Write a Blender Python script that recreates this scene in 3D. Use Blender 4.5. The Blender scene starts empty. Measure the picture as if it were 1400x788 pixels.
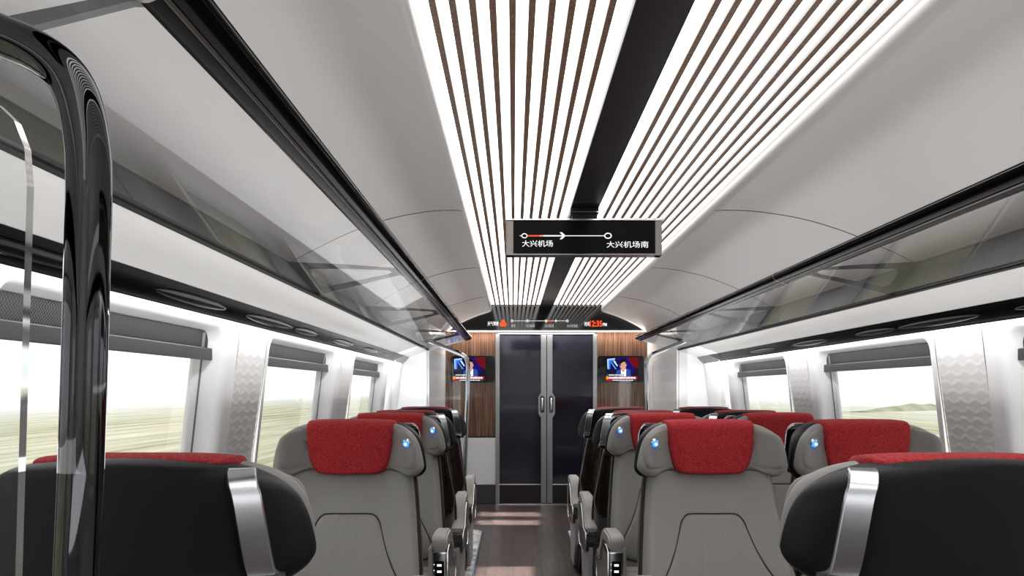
import bpy, bmesh, math, random
from mathutils import Vector, Matrix
random.seed(7)
SC = bpy.context.scene
COL = SC.collection
H = 1.31          # camera height
CX = 0.381        # centre line of the carriage
F = 1000.0        # focal length in px of a 1400 px wide frame
PI = math.pi

# ------------------------------------------------------------------ materials
def mat(name, col=(.5,.5,.5), rough=.5, metal=0, coat=0, emit=None, es=0, spec=.5, sheen=0):
    m = bpy.data.materials.new(name); m.use_nodes = True
    b = m.node_tree.nodes['Principled BSDF']
    b.inputs['Base Color'].default_value = (*col, 1)
    b.inputs['Roughness'].default_value = rough
    b.inputs['Metallic'].default_value = metal
    b.inputs['Coat Weight'].default_value = coat
    b.inputs['Coat Roughness'].default_value = .04
    b.inputs['Specular IOR Level'].default_value = spec
    b.inputs['Sheen Weight'].default_value = sheen
    if emit:
        b.inputs['Emission Color'].default_value = (*emit, 1)
        b.inputs['Emission Strength'].default_value = es
    return m
def nd(m, t, **kw):
    n = m.node_tree.nodes.new(t)
    for k, v in kw.items(): setattr(n, k, v)
    return n
def lk(m, a, b): m.node_tree.links.new(a, b)
def grain(m, scale=(300,300,300), detail=2, amount=.12, bump=.15, dist=.001, coord='Object'):
    """colour mottling + bump from noise"""
    b = m.node_tree.nodes['Principled BSDF']
    tc = nd(m, 'ShaderNodeTexCoord'); mp = nd(m, 'ShaderNodeMapping')
    mp.inputs['Scale'].default_value = scale
    no = nd(m, 'ShaderNodeTexNoise'); no.inputs['Scale'].default_value = 1; no.inputs['Detail'].default_value = detail
    lk(m, tc.outputs[coord], mp.inputs[0]); lk(m, mp.outputs[0], no.inputs['Vector'])
    c = b.inputs['Base Color'].default_value[:3]
    r = nd(m, 'ShaderNodeValToRGB')
    r.color_ramp.elements[0].position = .3; r.color_ramp.elements[1].position = .7
    r.color_ramp.elements[0].color = (*[x*(1-amount) for x in c], 1)
    r.color_ramp.elements[1].color = (*[min(1, x*(1+amount)) for x in c], 1)
    lk(m, no.outputs['Fac'], r.inputs[0]); lk(m, r.outputs[0], b.inputs['Base Color'])
    if bump:
        bp = nd(m, 'ShaderNodeBump'); bp.inputs['Strength'].default_value = bump; bp.inputs['Distance'].default_value = dist
        lk(m, no.outputs['Fac'], bp.inputs['Height']); lk(m, bp.outputs[0], b.inputs['Normal'])
    return m
def wood(m, scale, cols, bump=0):
    b = m.node_tree.nodes['Principled BSDF']
    tc = nd(m, 'ShaderNodeTexCoord'); mp = nd(m, 'ShaderNodeMapping'); mp.inputs['Scale'].default_value = scale
    no = nd(m, 'ShaderNodeTexNoise'); no.inputs['Scale'].default_value = 1; no.inputs['Detail'].default_value = 6
    no.inputs['Roughness'].default_value = .65; no.inputs['Distortion'].default_value = .4
    lk(m, tc.outputs['Object'], mp.inputs[0]); lk(m, mp.outputs[0], no.inputs['Vector'])
    r = nd(m, 'ShaderNodeValToRGB'); e = r.color_ramp.elements
    e[0].position = .3; e[1].position = .72
    e[0].color = (*cols[0], 1); e[1].color = (*cols[-1], 1)
    if len(cols) > 2:
        k = e.new(.5); k.color = (*cols[1], 1)
    lk(m, no.outputs['Fac'], r.inputs[0]); lk(m, r.outputs[0], b.inputs['Base Color'])
    return m

M = {}
M['panel'] = grain(mat('ceiling_grey', (.74,.73,.725), .38), (400,400,400), 2, .03, .05)
M['fascia'] = grain(mat('fascia_grey', (.70,.695,.69), .4), (400,400,400), 2, .03, .05)
M['white'] = mat('wall_white', (.91,.91,.92), .35)
M['scale_pan'] = mat('embossed_panel', (.85,.84,.84), .5)
M['seamline'] = mat('seam_dark', (.05,.05,.05), .6)
M['leather'] = grain(mat('grey_leather', (.27,.262,.25), .55, sheen=.15), (900,900,900), 3, .14, .25, .0006)
M['leather2'] = grain(mat('pale_grey_leather', (.42,.405,.38), .5), (900,900,900), 3, .10, .2, .0006)
M['red'] = mat('red_fabric', (.42,.03,.035), .85, sheen=.05, spec=.25)
M['shell'] = grain(mat('black_shell', (.009,.010,.012), .45, spec=.3), (1200,1200,1200), 2, .15, .12, .0004)
M['chrome'] = mat('brushed_chrome', (.62,.64,.67), .2, 1)
M['chrome2'] = mat('bright_chrome', (.75,.76,.78), .08, 1)
M['black'] = mat('gloss_black', (.006,.006,.007), .08, coat=.5)
M['scr'] = mat('screen_black', (.004,.004,.005), .25, spec=.12)
M['rail'] = mat('black_rail', (.004,.004,.004), .16, spec=.04)
M['tube'] = mat('dark_chrome_tube', (.085,.085,.09), .04, 1)
M['tube2'] = mat('steel_tube', (.42,.44,.46), .12, 1)
M['strip'] = grain(mat('rack_strip_grey', (.13,.13,.13), .45), (500,500,500), 2, .1, .1)
M['bracket'] = mat('bracket_grey', (.06,.06,.062), .4)
M['mat_black'] = mat('matt_black', (.01,.01,.011), .6)
M['channel'] = mat('black_channel', (.022,.018,.021), .38, spec=.3)
M['slat_side'] = mat('slat_side', (.48,.47,.465), .5)
M['piping'] = mat('dark_piping', (.025,.023,.021), .6)
M['stitch'] = mat('pale_stitch', (.33,.32,.30), .6)
M['bar'] = grain(mat('blind_bar', (.055,.055,.06), .4), (500,500,500), 2, .12, .1)
M['frame'] = mat('grey_seal', (.22,.22,.23), .5)
M['dgrey'] = mat('dark_grey_panel', (.07,.07,.072), .4)
M['kick'] = mat('kick_plate', (.05,.047,.045), .35, .6)
M['silver'] = mat('silver_frame', (.42,.42,.44), .3, .85)
M['bronze'] = mat('bronze_frame', (.23,.21,.20), .3, .8)
M['lower_white'] = mat('lower_white', (.72,.73,.75), .3)
M['doorglass'] = mat('dark_door_glass', (.018,.018,.030), .08, coat=.3)
M['pedestal'] = mat('pedestal_white', (.62,.62,.62), .4)
M['wood_slat'] = wood(mat('slat_wood', rough=.45), (60,260,60), [(.09,.052,.035),(.22,.135,.092),(.36,.23,.165)])
M['wood_wall'] = wood(mat('wall_wood', rough=.22, coat=.6), (45,45,1.6), [(.045,.024,.015),(.15,.082,.052),(.32,.19,.125)])
M['wood_back'] = wood(mat('seat_back_wood', rough=.2, coat=.35), (26,26,1.8), [(.008,.004,.003),(.028,.014,.009),(.06,.03,.02)])
def emis(name, col, s):
    m = bpy.data.materials.new(name); m.use_nodes = True
    nt = m.node_tree; nt.nodes.clear()
    e = nt.nodes.new('ShaderNodeEmission'); o = nt.nodes.new('ShaderNodeOutputMaterial')
    e.inputs[0].default_value = (*col, 1); e.inputs[1].default_value = s
    nt.links.new(e.outputs[0], o.inputs[0]); return m
M['light'] = emis('luminous_ceiling', (1,.985,.97), 3.1)
M['cove'] = emis('cove_light', (1,.99,.98), 2.6)
M['walllight'] = emis('wall_wash_light', (1,.99,1), 3.5)
M['warm'] = emis('warm_strip', (1,.93,.86), 9)
M['blue'] = emis('blue_led', (.05,.22,1), 2.2)
M['bluew'] = emis('white_led', (.7,.88,1), 5)
M['txt'] = emis('white_text', (1,1,1), 1.0)
M['txtdim'] = emis('grey_text', (.8,.8,.8), .7)
M['orange'] = emis('orange_text', (1,.13,.04), 1.1)
M['amber'] = emis('amber_block', (1,.42,.03), .9)
M['bg_navy'] = emis('screen_navy', (.02,.014,.04), 1)
M['bg_blue'] = emis('screen_blue', (.02,.012,.17), 1)
M['bg_red'] = emis('screen_red', (.16,.012,.02), 1)
M['logo'] = emis('screen_logo', (.08,.25,1), 1.2)
M['logo2'] = emis('screen_logo_pale', (.45,.65,1), 1.2)
M['skin'] = emis('screen_skin', (.62,.36,.27), 1)
M['hair'] = emis('screen_hair', (.02,.012,.012), 1)
M['suit'] = emis('screen_suit', (.04,.10,.34), 1)
M['teal'] = emis('screen_teal', (.02,.10,.13), 1)
M['redbar'] = emis('screen_red_bar', (.40,.02,.03), 1)
M['blackscr'] = M['black']
# red cloth weave
def weave():
    m = M['red']; b = m.node_tree.nodes['Principled BSDF']
    tc = nd(m,'ShaderNodeTexCoord'); mp = nd(m,'ShaderNodeMapping'); mp.inputs['Scale'].default_value = (160,160,420)
    no = nd(m,'ShaderNodeTexNoise'); no.inputs['Scale'].default_value = 1; no.inputs['Detail'].default_value = 3
    lk(m, tc.outputs['Object'], mp.inputs[0]); lk(m, mp.outputs[0], no.inputs['Vector'])
    r = nd(m,'ShaderNodeValToRGB'); e = r.color_ramp.elements
    e[0].position = .35; e[1].position = .68; e[0].color = (.28,.020,.026,1); e[1].color = (.52,.062,.068,1)
    lk(m, no.outputs['Fac'], r.inputs[0]); lk(m, r.outputs[0], b.inputs['Base Color'])
    bp = nd(m,'ShaderNodeBump'); bp.inputs['Strength'].default_value = .4; bp.inputs['Distance'].default_value = .001
    lk(m, no.outputs['Fac'], bp.inputs['Height']); lk(m, bp.outputs[0], b.inputs['Normal'])
weave()
# blind mesh fabric : woven dark net
def net():
    m = mat('blind_net', (.05,.05,.05), .7); b = m.node_tree.nodes['Principled BSDF']
    tc = nd(m,'ShaderNodeTexCoord'); mp = nd(m,'ShaderNodeMapping'); mp.inputs['Scale'].default_value = (190,190,190)
    ck = nd(m,'ShaderNodeTexChecker'); ck.inputs['Scale'].default_value = 1
    ck.inputs[1].default_value = (.012,.012,.012,1); ck.inputs[2].default_value = (.09,.09,.09,1)
    lk(m, tc.outputs['Object'], mp.inputs[0]); lk(m, mp.outputs[0], ck.inputs['Vector']); lk(m, ck.outputs[0], b.inputs['Base Color'])
    M['net'] = m
net()
# floor planks
def floor_mat():
    m = mat('dark_plank_floor', (.06,.045,.04), .33, coat=.15); b = m.node_tree.nodes['Principled BSDF']
    tc = nd(m,'ShaderNodeTexCoord'); mp = nd(m,'ShaderNodeMapping'); mp.inputs['Rotation'].default_value = (0,0,PI/2)
    br = nd(m,'ShaderNodeTexBrick'); br.inputs['Scale'].default_value = 1; br.inputs['Brick Width'].default_value = 1.5
    br.inputs['Row Height'].default_value = .2; br.inputs['Mortar Size'].default_value = .002
    br.inputs['Color1'].default_value = (.072,.056,.054,1); br.inputs['Color2'].default_value = (.11,.085,.08,1); br.inputs['Mortar'].default_value = (.015,.012,.01,1)
    lk(m, tc.outputs['Object'], mp.inputs[0]); lk(m, mp.outputs[0], br.inputs['Vector'])
    mp2 = nd(m,'ShaderNodeMapping'); mp2.inputs['Scale'].default_value = (26,3,1)
    no = nd(m,'ShaderNodeTexNoise'); no.inputs['Scale'].default_value = 1; no.inputs['Detail'].default_value = 6; no.inputs['Distortion'].default_value = 1.2
    lk(m, tc.outputs['Object'], mp2.inputs[0]); lk(m, mp2.outputs[0], no.inputs['Vector'])
    mx = nd(m,'ShaderNodeMix', data_type='RGBA', blend_type='OVERLAY'); mx.inputs['Factor'].default_value = .9
    lk(m, br.outputs['Color'], mx.inputs['A']); lk(m, no.outputs['Fac'], mx.inputs['B']); lk(m, mx.outputs['Result'], b.inputs['Base Color'])
    return m
M['floor'] = floor_mat()
M['carpet'] = grain(mat('mottled_grey_carpet', (.55,.55,.55), .9), (14,14,14), 8, .55, .2, .002)
M['edge'] = mat('blue_grey_edge', (.10,.15,.22), .4)
# thin glass
def thin(name, tint=(1,1,1), ior=1.5, rough=0.0, boost=1.0):
    m = bpy.data.materials.new(name); m.use_nodes = True; nt = m.node_tree; nt.nodes.clear()
    o = nt.nodes.new('ShaderNodeOutputMaterial'); mx = nt.nodes.new('ShaderNodeMixShader')
    t = nt.nodes.new('ShaderNodeBsdfTransparent'); t.inputs[0].default_value = (*tint, 1)
    g = nt.nodes.new('ShaderNodeBsdfGlossy'); g.inputs['Roughness'].default_value = rough; g.inputs[0].default_value=(1,1,1,1)
    lw = nt.nodes.new('ShaderNodeLayerWeight'); lw.inputs['Blend'].default_value = .5
    pw = nt.nodes.new('ShaderNodeMath'); pw.operation = 'POWER'; pw.inputs[1].default_value = 5
    mu = nt.nodes.new('ShaderNodeMath'); mu.operation = 'MULTIPLY_ADD'; mu.use_clamp = True
    mu.inputs[1].default_value = boost*.9; mu.inputs[2].default_value = 2*((ior-1)/(ior+1))**2*boost
    nt.links.new(lw.outputs['Facing'], pw.inputs[0]); nt.links.new(pw.outputs[0], mu.inputs[0]); nt.links.new(mu.outputs[0], mx.inputs[0])
    nt.links.new(t.outputs[0], mx.inputs[1]); nt.links.new(g.outputs[0], mx.inputs[2]); nt.links.new(mx.outputs[0], o.inputs[0])
    return m
M['svc'] = mat('service_black', (.006,.006,.006), .15, spec=.2)
M['pane'] = thin('window_glass', (.93,.95,.95), 1.45)
M['shelf'] = thin('shelf_glass', (.93,.93,.93), 1.45, .0, .5)
M['gpanel'] = thin('partition_glass', (.95,.96,.96), 1.4, 0, .45)
M['gedge'] = mat('glass_edge', (.80,.82,.82), .06, .9)

# ------------------------------------------------------------------ mesh helpers
def link(name, bm, m, parent=None, smooth=False, mats=None):
    me = bpy.data.meshes.new(name); bm.normal_update(); bm.to_mesh(me); bm.free()
    o = bpy.data.objects.new(name, me); COL.objects.link(o)
    for k in (mats or [m]): me.materials.append(k)
    if smooth: me.shade_smooth()
    if parent: o.parent = parent
    return o
link0 = link
def angle_smooth(o, deg=35):
    me = o.data; me.shade_smooth()
    bm = bmesh.new(); bm.from_mesh(me)
    for e in bm.edges:
        if len(e.link_faces) == 2 and e.calc_face_angle(0) > math.radians(deg): e.smooth = False
    bm.to_mesh(me); bm.free(); return o
def empty(name, loc=(0,0,0), rz=0):
    o = bpy.data.objects.new(name, None); COL.objects.link(o); o.location = loc; o.rotation_euler = (0,0,rz)
    o.empty_display_size = .1; return o
def tag(o, label=None, cat=None, group=None, kind=None):
    if label: o['label'] = label
    if cat: o['category'] = cat
    if group: o['group'] = group
    if kind: o['kind'] = kind
    return o
def box(bm, x0,x1,y0,y1,z0,z1, bev=0, mi=0, seg=2):
    r = bmesh.ops.create_cube(bm, size=1); vs = r['verts']
    for v in vs: v.co = Vector(((x0+x1)/2+v.co.x*(x1-x0), (y0+y1)/2+v.co.y*(y1-y0), (z0+z1)/2+v.co.z*(z1-z0)))
    fs = set(f for v in vs for f in v.link_faces)
    for f in fs: f.material_index = mi
    if bev:
        es = list(set(e for v in vs for e in v.link_edges))
        bmesh.ops.bevel(bm, geom=es, offset=bev, segments=seg, affect='EDGES', profile=.5, material=-1)
    return bm
def B(*a, **k):
    bm = bmesh.new(); return box(bm, *a, **k)
def extrude_profile(bm, pts, y0, y1, closed=False, mi=0, ny=1, cap=False):
    """pts in (x,z) -> surface along y"""
    rows = []
    for i in range(ny+1):
        y = y0+(y1-y0)*i/ny
        rows.append([bm.verts.new((x,y,z)) for x,z in pts])
    n = len(pts)
    for i in range(ny):
        for j in range(n if closed else n-1):
            f = bm.faces.new((rows[i][j], rows[i][(j+1)%n], rows[i+1][(j+1)%n], rows[i+1][j])); f.material_index = mi
    if cap and closed:
        bm.faces.new(rows[0][::-1]).material_index = mi; bm.faces.new(rows[-1]).material_index = mi
    bmesh.ops.recalc_face_normals(bm, faces=bm.faces[:])
    return bm
def poly_x(bm, pts, x0, x1, mi=0):
    """closed polygon in (y,z) extruded along x"""
    a = [bm.verts.new((x0,y,z)) for y,z in pts]; b = [bm.verts.new((x1,y,z)) for y,z in pts]; n = len(pts)
    fs = [bm.faces.new(a), bm.faces.new(b[::-1])]
    for i in range(n): fs.append(bm.faces.new((a[i], b[i], b[(i+1)%n], a[(i+1)%n])))
    for f in fs: f.material_index = mi
    bmesh.ops.recalc_face_normals(bm, faces=fs); return bm
def poly_y(bm, pts, y0, y1, mi=0):
    a = [bm.verts.new((x,y0,z)) for x,z in pts]; b = [bm.verts.new((x,y1,z)) for x,z in pts]; n = len(pts)
    fs = [bm.faces.new(a), bm.faces.new(b[::-1])]
    for i in range(n): fs.append(bm.faces.new((a[i], b[i], b[(i+1)%n], a[(i+1)%n])))
    for f in fs: f.material_index = mi
    bmesh.ops.recalc_face_normals(bm, faces=fs); return bm
def spline(pts, n=6, closed=False):
    P = [Vector(p) for p in pts]; out = []; N = len(P)
    rng = range(N if closed else N-1)
    for i in rng:
        if closed: p0,p1,p2,p3 = P[i-1],P[i],P[(i+1)%N],P[(i+2)%N]
        else: p0 = P[max(i-1,0)]; p1 = P[i]; p2 = P[i+1]; p3 = P[min(i+2,N-1)]
        for k in range(n):
            t = k/n
            out.append(.5*((2*p1)+(p2-p0)*t+(2*p0-5*p1+4*p2-p3)*t*t+(3*p1-p0-3*p2+p3)*t**3))
    if not closed: out.append(P[-1].copy())
    return out
def tube(bm, pts, r, seg=12, closed=False, mi=0, flat=None, cap=True):
    """swept tube; flat=(a,b) elliptical radii with reference up"""
    P = [Vector(p) for p in pts]; n = len(P); rings = []
    up = None
    for i in range(n):
        if closed: t = (P[(i+1)%n]-P[i-1])
        else: t = P[min(i+1,n-1)]-P[max(i-1,0)]
        t.normalize()
        if up is None:
            up = Vector((0,0,1)) if abs(t.z) < .9 else Vector((0,1,0))
        u = (up-t*up.dot(t)); u.normalize(); w = t.cross(u); up = u
        ra, rb = flat if flat else (r, r)
        rings.append([bm.verts.new(P[i]+u*math.cos(2*PI*k/seg)*ra+w*math.sin(2*PI*k/seg)*rb) for k in range(seg)])
    for i in range(n if closed else n-1):
        a, b = rings[i], rings[(i+1)%n]
        for k in range(seg):
            f = bm.faces.new((a[k], a[(k+1)%seg], b[(k+1)%seg], b[k])); f.material_index = mi
    if cap and not closed:
        bm.faces.new(rings[0][::-1]).material_index = mi; bm.faces.new(rings[-1]).material_index = mi
    return bm
def pillow(outline, yf, yb, edge=.25, rings=(1,.99,.965,.93,.88,.8,.65,.45,.22), mi=0):
    """closed body from an (x,z) outline, front depth yf(x,z), back depth yb(x,z), rounded rim"""
    bm = bmesh.new(); n = len(outline)
    cx = sum(p[0] for p in outline)/n; cz = sum(p[1] for p in outline)/n
    def ring(t, front):
        q = 1.0
        if t > 1-edge: q = math.sqrt(max(0, 1-((t-1+edge)/edge)**2))
        vs = []
        for x,z in outline:
            X = cx+(x-cx)*t; Z = cz+(z-cz)*t
            a, b = yf(X,Z), yb(X,Z); m_ = (a+b)/2
            vs.append(bm.verts.new((X, m_+((a if front else b)-m_)*q, Z)))
        return vs
    rim = ring(1, True)
    for front in (True, False):
        prev = rim
        for t in rings[1:]:
            cur = ring(t, front)
            for i in range(n): bm.faces.new((prev[i], prev[(i+1)%n], cur[(i+1)%n], cur[i])).material_index = mi
            prev = cur
        c = bm.verts.new((cx, yf(cx,cz) if front else yb(cx,cz), cz))
        for i in range(n): bm.faces.new((prev[i], prev[(i+1)%n], c)).material_index = mi
    bmesh.ops.recalc_face_normals(bm, faces=bm.faces[:])
    return bm
def sym(half, n=4):
    """half outline (x>=0, from top centre clockwise to bottom centre) -> full smooth closed outline"""
    full = half+[(-x,z) for x,z in reversed(half) if x > 1e-6]
    sp = spline([(x,0,z) for x,z in full], n, True)
    return [(p.x,p.z) for p in sp]
def rrect(x0,x1,z0,z1,r,seg=5):
    out = []
    for cx_,cz_,a0 in ((x1-r,z1-r,0),(x0+r,z1-r,PI/2),(x0+r,z0+r,PI),(x1-r,z0+r,1.5*PI)):
        for k in range(seg+1):
            a = a0+PI/2*k/seg; out.append((cx_+r*math.cos(a), cz_+r*math.sin(a)))
    return out
def text_mesh(bm, s, x0, x1, z0, z1, y, mi=0, bold=0.0):
    cu = bpy.data.curves.new('t','FONT'); cu.body = s; cu.fill_mode = 'BOTH'; cu.offset = bold; cu.resolution_u = 3
    ob = bpy.data.objects.new('t', cu); COL.objects.link(ob)
    dg = bpy.context.evaluated_depsgraph_get(); dg.update()
    me = bpy.data.meshes.new_from_object(ob.evaluated_get(dg))
    bpy.data.objects.remove(ob)
    vs = [v.co.copy() for v in me.vertices]
    if vs:
        a0,a1 = min(v.x for v in vs), max(v.x for v in vs); b0,b1 = min(v.y for v in vs), max(v.y for v in vs)
        V = [bm.verts.new((x0+(v.x-a0)/(a1-a0)*(x1-x0), y, z0+(v.y-b0)/(b1-b0)*(z1-z0))) for v in vs]
        for p in me.polygons:
            try: bm.faces.new([V[i] for i in p.vertices]).material_index = mi
            except ValueError: pass
    bpy.data.meshes.remove(me)
def flat(bm, pts, y, mi=0):
    f = bm.faces.new([bm.verts.new((x,y,z)) for x,z in pts]); f.material_index = mi
    if f.normal.y > 0: pass
    return f
def ellipse(cx_, cz_, a, b, n=20): return [(cx_+a*math.cos(2*PI*k/n), cz_+b*math.sin(2*PI*k/n)) for k in range(n)]
def ringmesh(bm, cx_, cz_, a, b, w, y, mi=0, n=24):
    o = [bm.verts.new((cx_+a*math.cos(2*PI*k/n), y, cz_+b*math.sin(2*PI*k/n))) for k in range(n)]
    i_ = [bm.verts.new((cx_+(a-w)*math.cos(2*PI*k/n), y, cz_+(b-w)*math.sin(2*PI*k/n))) for k in range(n)]
    for k in range(n): bm.faces.new((o[k],o[(k+1)%n],i_[(k+1)%n],i_[k])).material_index = mi
def lerp_tab(tab, z):
    if z >= tab[0][0]: return tab[0][1]
    for (a,b),(c,d) in zip(tab, tab[1:]):
        if z >= c: return b+(d-b)*(z-a)/(c-a)
    return tab[-1][1]

# ------------------------------------------------------------------ carriage shell
Y0, Y1 = -2.6, 8.47
WT = [(1.60,1.444),(1.583,1.446),(1.45,1.462),(1.31,1.481),(1.04,1.518),(.60,1.54),(.30,1.54),(0,1.52)]
def wu(z): return lerp_tab(WT, z)       # half width of the side wall at height z
SIDES = ((-1,'left'),(1,'right'))
YE = 7.03                               # where racks and windowed walls stop

tag(link('floor', B(CX-1.6,CX+1.6,Y0,Y1+.05,-.06,0), M['floor']), kind='structure')
# carpet platforms under the seats
for s, side in SIDES:
    e = CX-.668 if s < 0 else .50
    bm = bmesh.new()
    xs = (CX-1.515, e) if s < 0 else (e, CX+1.515)
    c = .03
    pts = [(xs[0],-1.0),(xs[1],-1.0),(xs[1],6.75),(xs[1]-.05*(-s if s<0 else 1)*(1 if s<0 else -1)*1.0,6.83),(xs[0],6.83)] if s < 0 else [(xs[0],-1.0),(xs[1],-1.0),(xs[1],6.83),(xs[0]+.05,6.83),(xs[0],6.75)]
    a = [bm.verts.new((x,y,.001)) for x,y in pts]; b = [bm.verts.new((x,y,.014)) for x,y in pts]
    bm.faces.new(a[::-1]); bm.faces.new(b)
    for i in range(len(pts)): bm.faces.new((a[i],a[(i+1)%len(pts)],b[(i+1)%len(pts)],b[i]))
    bmesh.ops.recalc_face_normals(bm, faces=bm.faces[:])
    r = link('carpet_runner', bm, M['carpet'])
    tag(r, 'mottled grey carpet runner under the %s' % ('single seats along the left windows' if s < 0 else 'paired seats along the right windows'), 'carpet')
    ex = e
    link('edge_trim', B(ex-.006,ex+.006,-1.0,6.75,.001,.018), M['edge'], r)

# side walls: panels between bays, window surrounds
PITCH = 1.715
bays = [(4.575-1.39-PITCH*k, 4.575-PITCH*k) for k in (-1,0,1,2,3)]     # bay extents along y
bays = [(b0, b1) for b0, b1 in bays]
bays.sort()
def wallpt(s, y, z, out=0): return Vector((CX+s*(wu(z)+out), y, z))
ZT = 1.60
wn = 0
for s, side in SIDES:
    # lower and joining wall, as one smooth shell with window gaps left to the surrounds
    bm = bmesh.new()
    zs = [ZT,1.583,1.5,1.45,1.38,1.31,1.2,1.04,.9,.74,.6,.45,.3,.15,0]
    segs = []
    prev = Y0
    for b0,b1 in bays:
        segs.append((prev,b0,0)); segs.append((b0,b1,1)); prev = b1
    segs.append((prev,YE+.05,0))
    for a,b,isbay in segs:
        zz = [z for z in zs if (z <= .74 or not isbay)]
        for z1_,z2_ in zip(zz, zz[1:]):
            o = .012 if not isbay and z1_ > .74 else 0
            bm.faces.new([bm.verts.new(wallpt(s,y,z,o)) for y,z in ((a,z1_),(b,z1_),(b,z2_),(a,z2_))])
    bmesh.ops.remove_doubles(bm, verts=bm.verts[:], dist=1e-5)
    bmesh.ops.recalc_face_normals(bm, faces=bm.faces[:])
    tag(link('wall_'+side, bm, M['white'], smooth=True), kind='structure')
    # window surrounds
    for b0,b1 in bays:
        wn += 1
        root = empty('window_%d'%wn, (CX+s*1.5,(b0+b1)/2,.74)); tag(root, kind='structure')
        inv = Matrix.Translation(-root.location)
        o0,o1,p0,p1 = b0+.07,b1-.11,.80,1.545
        inner = rrect(o0,o1,p0,p1,.06,7)
        g = .004
        n = len(inner)
        outer = []
        cy_,cz_ = (o0+o1)/2,(p0+p1)/2
        def proj(y,z):
            dy,dz = y-cy_,z-cz_
            ty = ((b1-g if dy>0 else b0+g)-cy_)/dy if abs(dy)>1e-6 else 1e9
            tz = ((ZT if dz>0 else .74)-cz_)/dz if abs(dz)>1e-6 else 1e9
            t = min(ty,tz); return (cy_+dy*t, cz_+dz*t)
        outer = [proj(y,z) for y,z in inner]
        # snap the nearest projected vertex to each corner
        for cyy in (b0+g,b1-g):
            for czz in (.74,ZT):
                k = min(range(n), key=lambda i:(outer[i][0]-cyy)**2+(outer[i][1]-czz)**2); outer[k] = (cyy,czz)
        def shr(d): return rrect(o0+d,o1-d,p0+d,p1-d,max(.06-d,.01) if d>0 else .06-d,7)
        loops = [([(y,z) for y,z in outer],0.0)]
        I2 = shr(-.035)
        for t in (.33,.66): loops.append(([(a[0]+(b[0]-a[0])*t, a[1]+(b[1]-a[1])*t) for a,b in zip(outer,I2)],0))
        loops += [(I2,0),(shr(-.02),.004),(shr(-.008),.014),(inner,.03),(shr(.01),.075),(shr(.016),.085)]
        bm = bmesh.new(); prev = None
        for L,d in loops:
            cur = [bm.verts.new(inv@wallpt(s,y,z,d)) for y,z in L]
            if prev:
                for i in range(n): bm.faces.new((prev[i],prev[(i+1)%n],cur[(i+1)%n],cur[i]))
            prev = cur
        bmesh.ops.recalc_face_normals(bm, faces=bm.faces[:])
        link('window_surround', bm, M['white'], root, True)
        # grey seal
        bm = bmesh.new(); A = shr(.014); Bq = shr(.021)
        va = [bm.verts.new(inv@wallpt(s,y,z,.080)) for y,z in A]; vb = [bm.verts.new(inv@wallpt(s,y,z,.082)) for y,z in Bq]
        vc = [bm.verts.new(inv@wallpt(s,y,z,.095)) for y,z in Bq]
        for i in range(n):
            bm.faces.new((va[i],va[(i+1)%n],vb[(i+1)%n],vb[i])); bm.faces.new((vb[i],vb[(i+1)%n],vc[(i+1)%n],vc[i]))
        link('window_seal', bm, M['frame'], root, True)
        bm = bmesh.new(); A = shr(.021); Bq = shr(.062)
        va = [bm.verts.new(inv@wallpt(s,y,z,.084)) for y,z in A]; vb = [bm.verts.new(inv@wallpt(s,y,z,.086)) for y,z in Bq]
        vc = [bm.verts.new(inv@wallpt(s,y,z,.105)) for y,z in Bq]
        for i in range(n):
            bm.faces.new((va[i],va[(i+1)%n],vb[(i+1)%n],vb[i])); bm.faces.new((vb[i],vb[(i+1)%n],vc[(i+1)%n],vc[i]))
        link('inner_frame', bm, M['white'], root, True)
        bm = bmesh.new(); zs2 = [p1, 1.3, 1.04, p0]
        for z1_,z2_ in zip(zs2,zs2[1:]):
            bm.faces.new([bm.verts.new(inv@wallpt(s,y,z,.092)) for y,z in ((o0,z1_),(o1,z1_),(o1,z2_),(o0,z2_))])
        bmesh.ops.remove_doubles(bm, verts=bm.verts[:], dist=1e-5)
        link('window_pane', bm, M['pane'], root, True)
        # roller blind (own thing)
        if b1 < 1.5 : continue
        zb = 1.425
        bl = empty('roller_blind', (CX+s*(wu(zb)+.055),(o0+o1)/2,zb))
        iv = Matrix.Translation(-bl.location)
        where = {1:'nearest',2:'second',3:'third'}
        bl['yc'] = (o0+o1)/2; bl['sd'] = s
        h0,h1 = o0+.016,o1-.016
        L = rrect(h0,h1,zb-.2,p1-.012,.05,6); L = [(y,max(z,zb+.02)) for y,z in L]
        LL = []
        for p in L:
            if not LL or (abs(p[0]-LL[-1][0])+abs(p[1]-LL[-1][1])>1e-5): LL.append(p)
        bm = bmesh.new(); bm.faces.new([bm.verts.new(iv@wallpt(s,y,z,.066)) for y,z in LL])
        link('blind_fabric', bm, M['net'], bl)
        bm = bmesh.new(); xa = CX+s*(wu(zb)+.045)-bl.location.x; xb = CX+s*(wu(zb)+.062)-bl.location.x
        box(bm, min(xa,xb),max(xa,xb), o0+.004-bl.location.y,o1-.004-bl.location.y, 0,.045, .004)
        link('bottom_bar', bm, M['bar'], bl)
        for yy in (h0+.045,h1-.045):     # pale guide tapes
            bm = bmesh.new()
            bm.faces.new([bm.verts.new(iv@wallpt(s,y,z,.064)) for y,z in ((yy-.012,zb+.045),(yy+.012,zb+.045),(yy+.012,p1-.02),(yy-.012,p1-.02))])
            link('guide_tape', bm, M['frame'], bl)
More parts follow.
